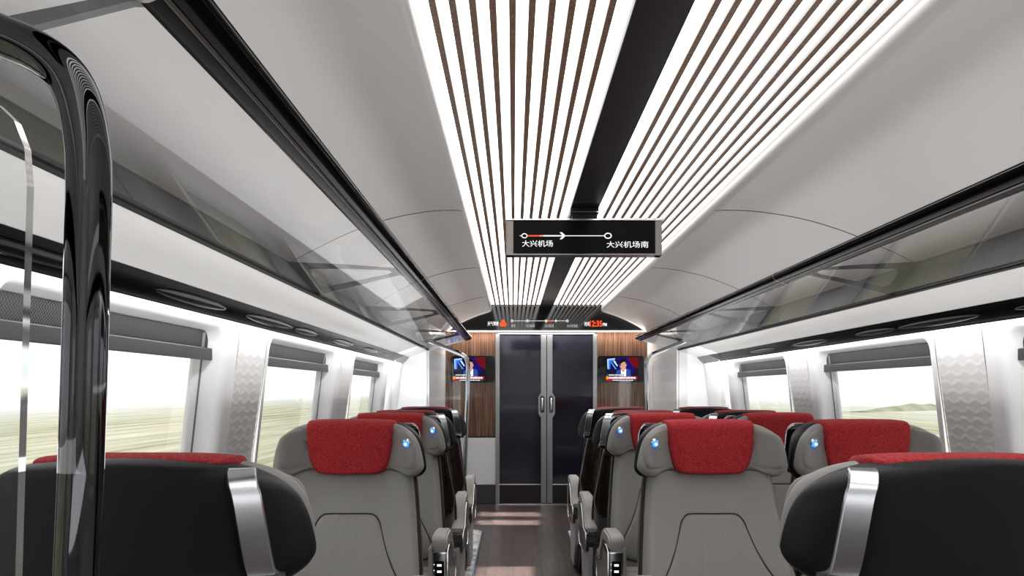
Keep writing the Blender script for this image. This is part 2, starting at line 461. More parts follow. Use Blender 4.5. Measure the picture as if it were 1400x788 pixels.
# labels of blinds
blinds = sorted([o for o in bpy.data.objects if o.name.startswith('roller_blind')], key=lambda o:(o['sd'],o['yc']))
ordn = {-1:['nearest left window, behind the grab rail','second left window from the camera','third left window, beside the white bulkhead'],
        1:['nearest right window, cut by the picture edge','second right window from the camera','third right window, beside the white bulkhead']}
cnt = {-1:0,1:0}
for o in blinds:
    s = o['sd']; k = cnt[s]; cnt[s] += 1
    tag(o, 'dark mesh roller blind on the '+ordn[s][min(k,2)], 'blind', 'roller blinds over the windows')
    del o['sd']; del o['yc']
# embossed pillar panels
tn = 0
gaps = []
prev = Y0
for b0,b1 in bays: gaps.append((prev,b0)); prev = b1
gaps.append((prev,YE))
for s, side in SIDES:
    for a,b in gaps:
        if b < .9: continue
        if b-a > .6: a = a if a > 3 else b-.33
        tn += 1
        ny = 40; nz = 170; z0_,z1_ = .55,1.598; P = .094; p = .0385; A = .0095; D = .0022
        if b-a > .36: ny = 70
        def hgt(y,z):
            k0 = int(math.floor((z-A)/p))
            lo = None
            for k in range(k0-1,k0+5):
                zk = k*p+A*(math.cos(2*PI*(y/P)+PI*k))
                if zk > z:
                    zl = (k-1)*p+A*(math.cos(2*PI*(y/P)+PI*(k-1)))
                    q = (z-zl)/(zk-zl); return D*q*q
            return 0
        bm = bmesh.new(); g = []
        for j in range(nz+1):
            z = z0_+(z1_-z0_)*j/nz
            g.append([bm.verts.new(wallpt(s,y,z,.002-hgt(y,z)*min(1,(1.57-z)/.06 if z>1.51 else 1) if z<1.57 else .002)) for y in [a+.004+(b-a-.008)*i/ny for i in range(ny+1)]])
        for j in range(nz):
            for i in range(ny): bm.faces.new((g[j][i],g[j][i+1],g[j+1][i+1],g[j+1][i]))
        bmesh.ops.recalc_face_normals(bm, faces=bm.faces[:])
        tp = link('trim_%d'%tn, bm, M['scale_pan'], smooth=True); tag(tp, kind='structure')
        for ye in (a,b):
            bm = bmesh.new(); zz = [1.598,1.45,1.31,1.04,.8,.55]
            for za,zb_ in zip(zz,zz[1:]):
                bm.faces.new([bm.verts.new(wallpt(s,y,z,-.0008)) for y,z in ((ye-.0035,za),(ye+.0035,za),(ye+.0035,zb_),(ye-.0035,zb_))])
            link('joint_line', bm, M['frame'], tp)

# ceiling side panels
def mx(s, u): return CX+s*u
cprof = spline([(.655,0,2.33),(.640,0,2.30),(.633,0,2.255),(.645,0,2.229),(.69,0,2.212),(.80,0,2.176),(.957,0,2.110),(1.10,0,2.030),(1.23,0,1.940),(1.336,0,1.857),(1.36,0,1.80)],4)
cprof = [(p.x,p.z) for p in cprof]
bm = bmesh.new()
for s,_ in SIDES:
    extrude_profile(bm, [(mx(s,u),z) for u,z in cprof], Y0, Y1-.016, ny=1)
ce = link('ceiling', bm, M['panel'], smooth=True); tag(ce, kind='structure')
# roof deck above everything
tag(link('trim_20', B(CX-1.7,CX+1.7,Y0,Y1+.1,2.36,2.40), M['white']), kind='structure')
# panel joint lines
def cz(u):
    for (a,za),(b,zb) in zip(cprof,cprof[1:]):
        if a <= u <= b and u > .64: return za+(zb-za)*(u-a)/(b-a)
    return 2.229
def joint(y_lip, y_out):
    bm = bmesh.new()
    for s,_ in SIDES:
        pts = []
        for i in range(30):
            u = .645+(1.33-.645)*i/29; t = min(1,(i/29)); k = t**.75
            pts.append((mx(s,u), y_lip+(y_out-y_lip)*k, cz(u)-.001))
        tube(bm, pts, .0016, 5)
    return bm
for k,(a,b) in enumerate(((3.72,3.13),(5.43,4.84),(7.1,6.6))):
    tag(link('trim_%d'%(21+k), joint(a,b), M['seamline']), kind='structure')
# wall fascia + glossy trim with fascia
bm = bmesh.new()
for s,_ in SIDES:
    extrude_profile(bm, [(mx(s,u),z) for u,z in ((1.203,1.712),(1.201,1.703),(1.206,1.697),(1.30,1.665),(1.391,1.630),(1.393,1.622))], Y0, YE)
tag(link('trim_30', bm, M['fascia'], smooth=True), kind='structure')
for s, side in SIDES:
    bm = bmesh.new()
    extrude_profile(bm, [(mx(s,u),z) for u,z in ((1.375,1.634),(1.387,1.622),(1.402,1.606),(1.422,1.588),(1.434,1.580),(1.437,1.572),(1.441,1.578),(1.45,1.580),(1.46,1.60),(1.46,1.64))], Y0, YE-.02, closed=True, cap=True)
    tag(angle_smooth(link('trim_%d'%(31 if s<0 else 32), bm, M['rail'])), kind='structure')
    # light strip washing the wall under it
    bm = bmesh.new(); box(bm, min(mx(s,1.4405),mx(s,1.448)), max(mx(s,1.4405),mx(s,1.448)), 1.0, YE-.05, 1.5745,1.5775)
    t = empty('wall_light_strip',(mx(s,1.434),4,1.576)); tag(t,'slim white light strip washing the %s window wall from above'%side,'light')
    o = link('diffuser', bm, M['walllight'], t); o.matrix_parent_inverse = Matrix.Translation(-t.location)
    # oval service panels
    for k,(yc,hl) in enumerate(((1.55,.30),(2.35,.26),(3.10,.30),(3.62,.20),(4.42,.26),(5.25,.26))):
        bm = bmesh.new(); bmesh.ops.create_uvsphere(bm, u_segments=28, v_segments=14, radius=1)
        a = math.atan2(1.592-1.622, 1.422-1.387)
        for v in bm.verts:
            v.co = Vector((v.co.x*.021, v.co.y*hl, v.co.z*.006))
        bm.transform(Matrix.Rotation(-a if s>0 else PI+a,4,'Y'))
        sp = link('service_panel', bm, M['svc'], smooth=True); sp.location = (mx(s,1.406),yc,1.602)
        tag(sp, 'oval gloss black service panel in the %s trim, %s from the camera' % (side, ['first','second','third','fourth','fifth','sixth'][k]), 'service panel', 'oval service panels in the black trim')

# slatted luminous ceiling
for s, side in SIDES:
    t = empty('slatted_ceiling_light',(mx(s,.36),3,2.31))
    tag(t, 'luminous ceiling field crossed by brown wood slats on the %s of the black channel'%side, 'ceiling light')
    iv = Matrix.Translation(-t.location)
    def ch(name, bm, m, **k):
        bm.transform(iv); return link(name, bm, m, t, **k)
    xa,xb = sorted((mx(s,.075),mx(s,.632)))
    ch('diffuser', B(xa,xb,Y0+.05,Y1-.01,2.3125,2.318), M['light'])
    xa,xb = sorted((mx(s,.644),mx(s,.70)))
    bm = B(xa,xb,Y0+.05,Y1-.01,2.322,2.327)
    ch('cove_light', bm, M['cove'])
    for k in range(11):
        u = .131+.0505*k if k < 10 else .638
        w = .0088 if k < 10 else .0022
        bm = bmesh.new(); x = mx(s,u)
        box(bm, x-w,x+w,Y0+.05,Y1-.01,2.2855,2.3125, mi=0)
        for f in bm.faces:
            if f.normal.z < -.5: f.material_index = 1
        ch('slat', bm, None, mats=[M['slat_side'],M['wood_slat']])
bm = bmesh.new(); box(bm, CX-.075,CX+.075,Y0+.05,Y1-.01,2.288,2.318,.003)
tag(link('ceiling_channel', bm, M['channel']), 'flat black channel running down the middle of the slatted ceiling', 'channel')

# luggage racks
for s, side in SIDES:
    rk = empty('luggage_rack',(mx(s,1.2),3.8,1.72))
    tag(rk, 'glass luggage rack with black front rail above the %s windows'%side, 'luggage rack')
    iv = Matrix.Translation(-rk.location)
    def ch(name, bm, m, par=None, **k):
        bm.transform(iv); o = link(name, bm, m, rk, **k)
        if par: o.parent = par
        return o
    RY0,RY1 = .45,6.98
    pr = spline([(.779,0,1.828),(.778,0,1.815),(.790,0,1.803),(.808,0,1.797),(.828,0,1.789),(.842,0,1.790),(.846,0,1.800),(.842,0,1.818),(.83,0,1.832),(.80,0,1.838),(.786,0,1.836)],3,True)
    bm = bmesh.new(); extrude_profile(bm, [(mx(s,p.x),p.z) for p in pr], RY0, RY1, closed=True, cap=True)
    rail = angle_smooth(ch('front_rail', bm, M['rail']), 50)
    bm = bmesh.new(); extrude_profile(bm, [(mx(s,u),z) for u,z in ((.777,1.8255),(.7795,1.8285),(.783,1.831),(.781,1.825))], RY0, RY1-.01, closed=True, cap=True)
    ch('bright_edge', bm, M['chrome2'], rail)
    bm = bmesh.new(); extrude_profile(bm, [(mx(s,u),z) for u,z in ((.806,1.7955),(.810,1.7925),(.8145,1.7945),(.812,1.798))], RY0, RY1-.01, closed=True, cap=True)
    ch('highlight_bead', bm, M['bronze'], rail)  # bronze bead standing in for the highlight line along the rail
    for yy in (.895,3.26,4.94,6.6):
        bm = bmesh.new(); c0 = (.812,1.813)
        extrude_profile(bm, [(mx(s,c0[0]+(p.x-c0[0])*1.04),c0[1]+(p.z-c0[1])*1.05) for p in pr], yy-.004, yy+.004, closed=True, cap=True)
        ch('joint_ring', bm, M['bronze'], rail)
    bm = bmesh.new(); bm.faces.new([bm.verts.new((mx(s,u),y,z)) for u,y,z in ((.838,RY0,1.797),(.838,RY1,1.797),(1.203,RY1,1.7045),(1.203,RY0,1.7045))])
    ch('glass_shelf', bm, M['shelf'])
    bm = bmesh.new(); extrude_profile(bm, [(mx(s,u),z) for u,z in ((1.334,1.860),(1.325,1.845),(1.205,1.712),(1.200,1.704),(1.190,1.703),(1.190,1.699),(1.203,1.697),(1.34,1.84))], RY0, RY1, closed=True, cap=True)
    ch('rear_strip', bm, M['strip'])
    bm = bmesh.new(); extrude_profile(bm, [(mx(s,u),z) for u,z in ((1.186,1.7065),(1.202,1.7035),(1.202,1.6965),(1.186,1.6995))], RY0, RY1, closed=True, cap=True)
    ch('rear_edge', bm, M['mat_black'])
    for yy in (.92,3.07,4.66,6.37):
        bm = bmesh.new()
        outer = [(.815,1.795),(.835,1.823),(1.10,1.842),(1.325,1.852),(1.27,1.786),(1.205,1.714),(1.18,1.716),(.86,1.797)]
        hole  = [(.888,1.808),(.905,1.818),(1.08,1.824),(1.235,1.824),(1.228,1.800),(1.195,1.755),(1.170,1.747),(.905,1.800)]
        th = .007
        vs = {}
        for yk in (-th,th):
            vs[yk] = ([bm.verts.new((mx(s,u),yy+yk,z)) for u,z in outer],[bm.verts.new((mx(s,u),yy+yk,z)) for u,z in hole])
        n = 8
        for i in range(n):
            j = (i+1)%n
            for yk in (-th,th): bm.faces.new((vs[yk][0][i],vs[yk][0][j],vs[yk][1][j],vs[yk][1][i]))
            for q in (0,1): bm.faces.new((vs[-th][q][i],vs[-th][q][j],vs[th][q][j],vs[th][q][i]))
        bmesh.ops.recalc_face_normals(bm, faces=bm.faces[:])
        ch('bracket', bm, M['bracket'])
    # end plate
    bm = bmesh.new(); poly_y(bm, [(mx(s,u),z) for u,z in ((.80,1.80),(.86,1.836),(1.33,1.858),(1.20,1.70))], RY1, RY1+.012)
    ch('end_plate', bm, M['fascia'])

# bulkheads and end wall
for s, side in SIDES:
    bm = bmesh.new()
    pts = [(mx(s,1.195),YE+.01),(mx(s,1.56),YE+.01),(mx(s,1.56),Y1+.05),(mx(s,1.168),Y1+.05),(mx(s,1.18),7.9)]
    a = [bm.verts.new((x,y,0)) for x,y in pts]; b = [bm.verts.new((x,y,2.0)) for x,y in pts]; n=len(pts)
    bm.faces.new(a); bm.faces.new(b[::-1])
    for i in range(n): bm.faces.new((a[i],b[i],b[(i+1)%n],a[(i+1)%n]))
    bmesh.ops.recalc_face_normals(bm, faces=bm.faces[:])
    bmesh.ops.bevel(bm, geom=[e for e in bm.edges if abs(e.verts[0].co.z-e.verts[1].co.z)>1.9 and abs(e.verts[0].co.y-YE-.01)<.001], offset=.02, segments=3, affect='EDGES')
    tag(link('wall_bulkhead_'+side, bm, M['white']), kind='structure')
    # wood wall
    xa,xb = sorted((mx(s,.585),mx(s,1.175)))
    w = empty('wall_end_'+side, ((xa+xb)/2,Y1,0)); tag(w, kind='structure')
    iv = Matrix.Translation(-w.location)
    bm = B(xa,xb,Y1,Y1+.04,.785,2.013,.004); bm.transform(iv); link('wood_panel', bm, M['wood_wall'], w)
    bm = B(xa,xb,Y1-.015,Y1+.04,.225,.770,.006); bm.transform(iv); link('white_locker_panel', bm, M['lower_white'], w)
    bm = B(xa,xb,Y1-.01,Y1+.04,0,.223,.004); bm.transform(iv); link('grey_base_panel', bm, M['dgrey'], w)
    bm = B(xa,xb,Y1-.012,Y1+.02,.770,.786); bm.transform(iv); link('shadow_gap', bm, M['mat_black'], w)  # matt black strip along the joint between wood and locker panels
tag(link('wall_end_upper', B(mx(-1,1.4),mx(1,1.4),Y1+.04,Y1+.06,0,2.36), M['mat_black']), kind='structure')
tag(link('wall_rear', B(mx(-1,1.6),mx(1,1.6),Y0-.05,Y0,0,2.4), M['panel']), kind='structure')
# glow strip under the header
t = link('header_light_strip', B(mx(-1,1.15),mx(1,1.15),Y1-.045,Y1-.015,1.998,2.006), M['warm'])
tag(t, 'thin white light strip under the black header display', 'light')

# sliding door
E = 118.0
def ex(x): return (x-702)/E
def ez(y): return H+(535-y)/E
dr = empty('door_1',(CX,Y1,0)); tag(dr, kind='structure')
def dch(name, bm, m, par=None, **k):
    bm.transform(Matrix.Translation(-dr.location)); o = link(name, bm, m, par or dr, **k); return o
X0,XM,X1 = ex(677.5),ex(747.3),ex(816)
zt = 1.985
bm = bmesh.new()
box(bm, X0,X0+.035,Y1-.03,Y1+.03,0,zt,.004); box(bm, X1-.035,X1,Y1-.03,Y1+.03,0,zt,.004); box(bm, X0,X1,Y1-.03,Y1+.03,zt-.022,zt,.004)
dch('door_frame', bm, M['silver'])
dch('sill', B(X0,X1,Y1-.035,Y1+.03,0,.012), M['chrome'])
for a,b,hs in ((X0+.035,XM-.004,1),(XM+.004,X1-.035,-1)):
    g0,g1 = (a+.012,b-.06) if hs>0 else (a+.06,b-.012)
    leaf = dch('door_leaf', B(g0,g1,Y1-.012,Y1+.01,.235,zt-.03), M['doorglass'])
    st = bmesh.new()
    # meeting stile with widened grip section
    e_in = b if hs>0 else a; d = -hs
    pts = [(e_in,.02),(e_in,zt-.024),(e_in+d*.062,zt-.024),(e_in+d*.062,1.29),(e_in+d*.092,1.24),(e_in+d*.092,1.05),(e_in+d*.062,1.0),(e_in+d*.062,.02)]
    poly_y(st, pts, Y1-.03, Y1+.012)
    dch('stile', st, M['silver'], leaf)
    bm = bmesh.new()
    box(bm, min(a,b),max(a,b),Y1-.022,Y1+.01,.012,.225,.003)
    dch('kick_plate', bm, M['kick'], leaf)
    bm = B(a,b,Y1-.026,Y1+.01,.225,.238); dch('bright_line', bm, M['chrome2'], leaf)
    if 1:
        sx = (a,a+.012) if hs>0 else (b-.012,b)
        dch('edge_stile', B(sx[0],sx[1],Y1-.025,Y1+.01,.02,zt-.024), M['silver'], leaf)
    hx = e_in+d*.048
    bm = bmesh.new(); tube(bm, [(hx,Y1-.03,1.235),(hx,Y1-.06,1.215),(hx,Y1-.06,1.10),(hx,Y1-.03,1.08)], .013, 10)
    bm2 = dch('handle', bm, M['chrome2'], leaf, smooth=True)
    bm = bmesh.new(); poly_y(bm, rrect(hx-.024,hx+.024,1.06,1.255,.023,5), Y1-.033, Y1-.030); dch('handle_recess', bm, M['dgrey'], leaf)

# header display
hd = empty('header_display',(CX,Y1,2.013))
tag(hd, 'wide gloss black header display with route line and orange clock above the door', 'display')
def hch(name, bm, m, par=None, **k):
    bm.transform(Matrix.Translation(-hd.location)); return link(name, bm, m, par or hd, **k)
bm = bmesh.new(); poly_y(bm, [(mx(-1,1.16),2.013),(mx(-1,1.16),2.08),(mx(-1,.98),2.125),(mx(-1,.64),2.26),(mx(-1,.62),2.31),(mx(1,.62),2.31),(mx(1,.64),2.26),(mx(1,.98),2.125),(mx(1,1.16),2.08),(mx(1,1.16),2.013)], Y1-.014, Y1+.02)
hch('screen', bm, M['black'])
yt = Y1-.018
for s_,a,b,c,d,mk,bo in (('天气预报',666.6,682,446,440,'txt',.02),('时间',799,805.5,446.5,440.5,'txt',.02),('PM',823.8,829.3,446.5,442,'txt',.02),
        ('草桥',699,704.5,448.3,443.8,'txtdim',0),('大兴新城',719,731,448.3,443.8,'txtdim',0),('大兴机场',745,757,448.3,443.8,'txtdim',0),
        ('大兴机场南',775,789.5,448.3,443.8,'txtdim',0),('12:35',806,823,447.2,438.8,'orange',.03)):
    bm = bmesh.new(); text_mesh(bm, s_, ex(a),ex(b),ez(c),ez(d), yt, 0, bo)
    hch('clock' if s_ == '12:35' else 'station_name' if mk == 'txtdim' else 'caption', bm, M[mk])
bm = bmesh.new(); zc = ez(439.2)
flat(bm, [(ex(701),zc-.004),(ex(775),zc-.004),(ex(775),zc+.004),(ex(701),zc+.004)], yt, 1)
flat(bm, [(ex(748),zc-.007),(ex(754),zc-.007),(ex(754),zc+.007),(ex(748),zc+.007)], yt-.001, 2)
flat(bm, [(ex(759.3),zc-.018),(ex(761.6),zc),(ex(759.3),zc+.018)], yt-.001, 0)
for xx in (700,721,746.5,775.5): ringmesh(bm, ex(xx), zc, .013,.016,.006, yt-.001, 0)
hch('route_line', bm, None, mats=[M['txt'],M['txtdim'],M['orange']])
bm = bmesh.new()
for cxx,cyy,rx,ry in ((685.6,444,2.5,2.9),(690.4,444,2.3,2.9),(688,440.6,2.2,3.4),(688,444.5,3,2.4)): flat(bm, ellipse(ex(cxx),ez(cyy),rx/E,ry/E), yt+.001*random.random(), 0)
hch('weather_icon', bm, M['orange'])

# wall televisions
def tv(s):
    x0,x1 = (ex(616),ex(676.5)) if s<0 else (ex(816.5),ex(880))
    z0,z1 = ez(523),ez(487)
    t = empty('wall_television',((x0+x1)/2,Y1,z0))
    tag(t, 'wall television showing a presenter in a blue jacket on the %s wood panel'%('left' if s<0 else 'right'), 'television', None)
    iv = Matrix.Translation(-t.location)
    bm = bmesh.new(); pts = rrect(x0,x1,z0,z1,.035,5)
    poly_y(bm, pts, Y1-.02, Y1-.002); bm.transform(iv); link('housing', bm, M['black'], t)
    bm = bmesh.new(); Y = Y1-.0215
    # picture in its own px space of the right hand set (crop 11.26 px per image px)
    ox = 800 if s>0 else 611.0-20.0
    def px(a): return ex((800+a/11.26) if s>0 else (620.3+(a-325)/11.26))
    def pz(b): return ez(470+b/11.26)
    def R(a0,b0,a1,b1,mi,dy=0): flat(bm, [(px(a0),pz(b1)),(px(a1),pz(b1)),(px(a1),pz(b0)),(px(a0),pz(b0))], Y-dy, mi)
    def Pl(pp,mi,dy=0): flat(bm, [(px(a),pz(b)) for a,b in pp][::-1], Y-dy, mi)
    R(325,208,815,578,0)
    Pl([(500,215),(640,215),(760,330),(740,470),(480,470),(500,330)],1,.0002)
    Pl([(640,215),(815,208),(815,400),(740,360),(690,300)],2,.0004)
    Pl([(335,240),(460,228),(450,262),(400,275),(380,285),(380,395),(340,398)],3,.0006)
    Pl([(385,290),(405,285),(480,390),(460,398)],3,.0006); Pl([(425,275),(450,262),(500,345),(485,352)],4,.0006)
    Pl([(335,240),(460,228),(455,242),(352,254),(352,385),(340,390)],4,.0008)
    Pl([(465,505),(478,420),(545,395),(620,380),(690,410),(700,505)],7,.0008)
    Pl([(545,400),(625,392),(625,505),(550,505)],8,.001)
    Pl([(555,370),(605,370),(610,415),(580,450),(552,412)],5,.0012)
    flat(bm, ellipse(px(578),pz(325),.040,.056), Y-.0014, 5)
    Pl([(520,310),(522,265),(560,235),(605,235),(630,262),(632,300),(620,330),(616,290),(590,282),(560,300),(540,312),(545,345),(535,350)],6,.0016)
    R(325,470,590,500,9,.0014); R(355,505,800,552,10,.0016); R(318,505,355,552,11,.0018); R(318,555,410,580,10,.0018); R(410,555,780,578,9,.0016)
    random.seed(5)
    a = 362
    while a < 765:
        w_ = random.uniform(10,20); R(a,514+random.uniform(-3,3),a+w_,543,8,.002); a += w_+random.uniform(3,7)
    a = 362
    while a < 575:
        w_ = random.uniform(8,20); R(a,478,a+w_,493,8,.002); a += w_+6
    a = 420
    while a < 730:
        w_ = random.uniform(8,24); R(a,560,a+w_,572,8,.002); a += w_+6
    bm.transform(iv)
    link('screen', bm, None, t, mats=[M[k] for k in ('bg_navy','bg_blue','bg_red','logo','logo2','skin','hair','suit','txt','teal','redbar','amber')])
tv(-1); tv(1)

# hanging destination sign
SY = 3.89; SS = F/SY
def sx(x): return (x-702)/SS
def sz(y): return H+(535-y)/SS
sg = empty('destination_sign',(sx(799),SY,sz(350)))
tag(sg, 'rectangular hanging passenger sign with white station names and an arrow on black', 'sign')
def sch(name, bm, m, par=None, **k):
    bm.transform(Matrix.Translation(-sg.location)); return link(name, bm, m, par or sg, **k)
x0,x1,z0,z1 = sx(691.5),sx(905),sz(349.5),sz(301)
bm = bmesh.new()
box(bm, x0,sx(702.3),SY,SY+.06,z0,z1,.003); sch('side_bezel', bm, M['bronze'])
bm = bmesh.new(); box(bm, sx(895.5),x1,SY,SY+.06,z0,z1,.003); sch('side_bezel', bm, M['bronze'])
sch('top_bezel', B(x0-.003,x1+.006,SY-.006,SY+.07,z1-.004,z1+.008,.003), M['chrome'])
sch('bottom_bezel', B(x0,x1,SY-.004,SY+.062,z0,sz(347),.002), M['bronze'])
scr = sch('screen', B(sx(702),sx(896),SY+.004,SY+.05,sz(347.2),z1-.003), M['scr'])
ys = SY+.0028
bm = bmesh.new()
text_mesh(bm, '大兴机场', sx(713.8),sx(756),sz(337.5),sz(328.5), ys, 0, .006)
sch('station_name', bm, M['txt']); bm = bmesh.new()
text_mesh(bm, '大兴机场南', sx(829.5),sx(886.7),sz(338.8),sz(329.8), ys, 0, .004)
sch('station_name', bm, M['txt'])
bm = bmesh.new(); zc = sz(322.4)
flat(bm, [(sx(710.5),zc-.0015),(sx(713.5),zc-.0015),(sx(713.5),zc+.0015),(sx(710.5),zc+.0015)], ys, 0)
flat(bm, [(sx(743),zc-.0035),(sx(768),zc-.0035),(sx(768),zc+.0035),(sx(743),zc+.0035)], ys, 0)
flat(bm, [(sx(768),zc-.002),(sx(827),zc-.002),(sx(827),zc+.002),(sx(768),zc+.002)], ys, 0)
flat(bm, [(sx(721.5),zc-.0035),(sx(738),zc-.0035),(sx(738),zc+.0035),(sx(721.5),zc+.0035)], ys, 1)
flat(bm, [(sx(738),zc-.0035),(sx(743),zc-.0035),(sx(743),zc+.0035),(sx(738),zc+.0035)], ys, 2)
for q in (-1,1):
    flat(bm, [(sx(765),zc+q*.0185),(sx(768.5),zc+q*.0185),(sx(773.5),zc),(sx(769.5),zc)], ys-.0006, 0)
ringmesh(bm, sx(717),zc,.0165,.0135,.005,ys-.0004,0); ringmesh(bm, sx(831.3),zc,.0205,.0165,.006,ys-.0004,0)
M['pink'] = emis('pale_orange',(1,.45,.32),1)
sch('route_line', bm, None, mats=[M['txt'],M['orange'],M['pink']])
bm = bmesh.new(); box(bm, CX-.078,CX+.072,SY-.01,SY+.14,z1+.03,2.289,.006); box(bm, CX-.07,CX+.064,SY-.004,SY+.10,z1+.006,z1+.032,.003)
sch('mounting_bracket', bm, M['channel'])
bm = bmesh.new(); box(bm, CX-.079,CX+.073,SY-.0115,SY-.009,z1+.040,z1+.043); sch('bright_line', bm, M['chrome2'])

# ------------------------------------------------------------------ glass partitions with grab rail
def partition(s, Y, label, tm):
    def X(x_left): return x_left if s < 0 else 2*CX-x_left
    r = empty('glass_partition',(X(-.42),Y,0)); tag(r, label, 'partition', 'glass partitions beside the aisle')
    iv = Matrix.Translation(-r.location)
    path = [(-.437,0.0),(-.432,.35),(-.418,.8),(-.4085,1.08),(-.4015,1.25),(-.3965,1.42),(-.3945,1.51),(-.398,1.553),(-.406,1.586),(-.4197,1.608),(-.4435,1.626),(-.4776,1.641),(-.56,1.675),(-.66,1.714),(-.74,1.745)]
    pts = spline([(X(a),Y,z) for a,z in path],6)
    bm = bmesh.new(); tube(bm, pts, .0193, 28); bm.transform(iv); link('grab_rail', bm, tm, r, True)
    out = [(-.449,1.50),(-.4515,1.535),(-.461,1.560),(-.4776,1.576),(-.52,1.596),(-.62,1.636),(-.72,1.672),(-.78,1.69),(-1.03,1.58),(-1.08,1.28),(-1.10,.9),(-1.10,.14),(-.475,.14),(-.472,.5),(-.464,1.0),(-.455,1.30)]
    bm = bmesh.new(); poly_y(bm, [(X(a),z) for a,z in out], Y-.005, Y+.005)
    for f in bm.faces:
        if abs(f.normal.y) < .5: f.material_index = 1
    bm.transform(iv); link('glass_pane', bm, None, r, mats=[M['gpanel'],M['gedge']])
    for z in (.3,.7):
        bm = B(min(X(-.425),X(-.50)),max(X(-.425),X(-.50)),Y-.014,Y+.014,z-.02,z+.02,.004); bm.transform(iv); link('clamp', bm, M['chrome'], r)
    bm = bmesh.new(); tube(bm, [(X(-.437),Y,0.001),(X(-.437),Y,.02)], .035, 20); bm.transform(iv); link('floor_flange', bm, M['chrome'], r, True)
partition(-1,.68,'glass partition with thick black chrome grab rail at the left picture edge', M['tube'])
partition(-1,6.37,'far left glass partition with slim steel rail before the left television', M['tube2'])
partition(1,6.37,'far right glass partition with slim steel rail before the right television', M['tube2'])

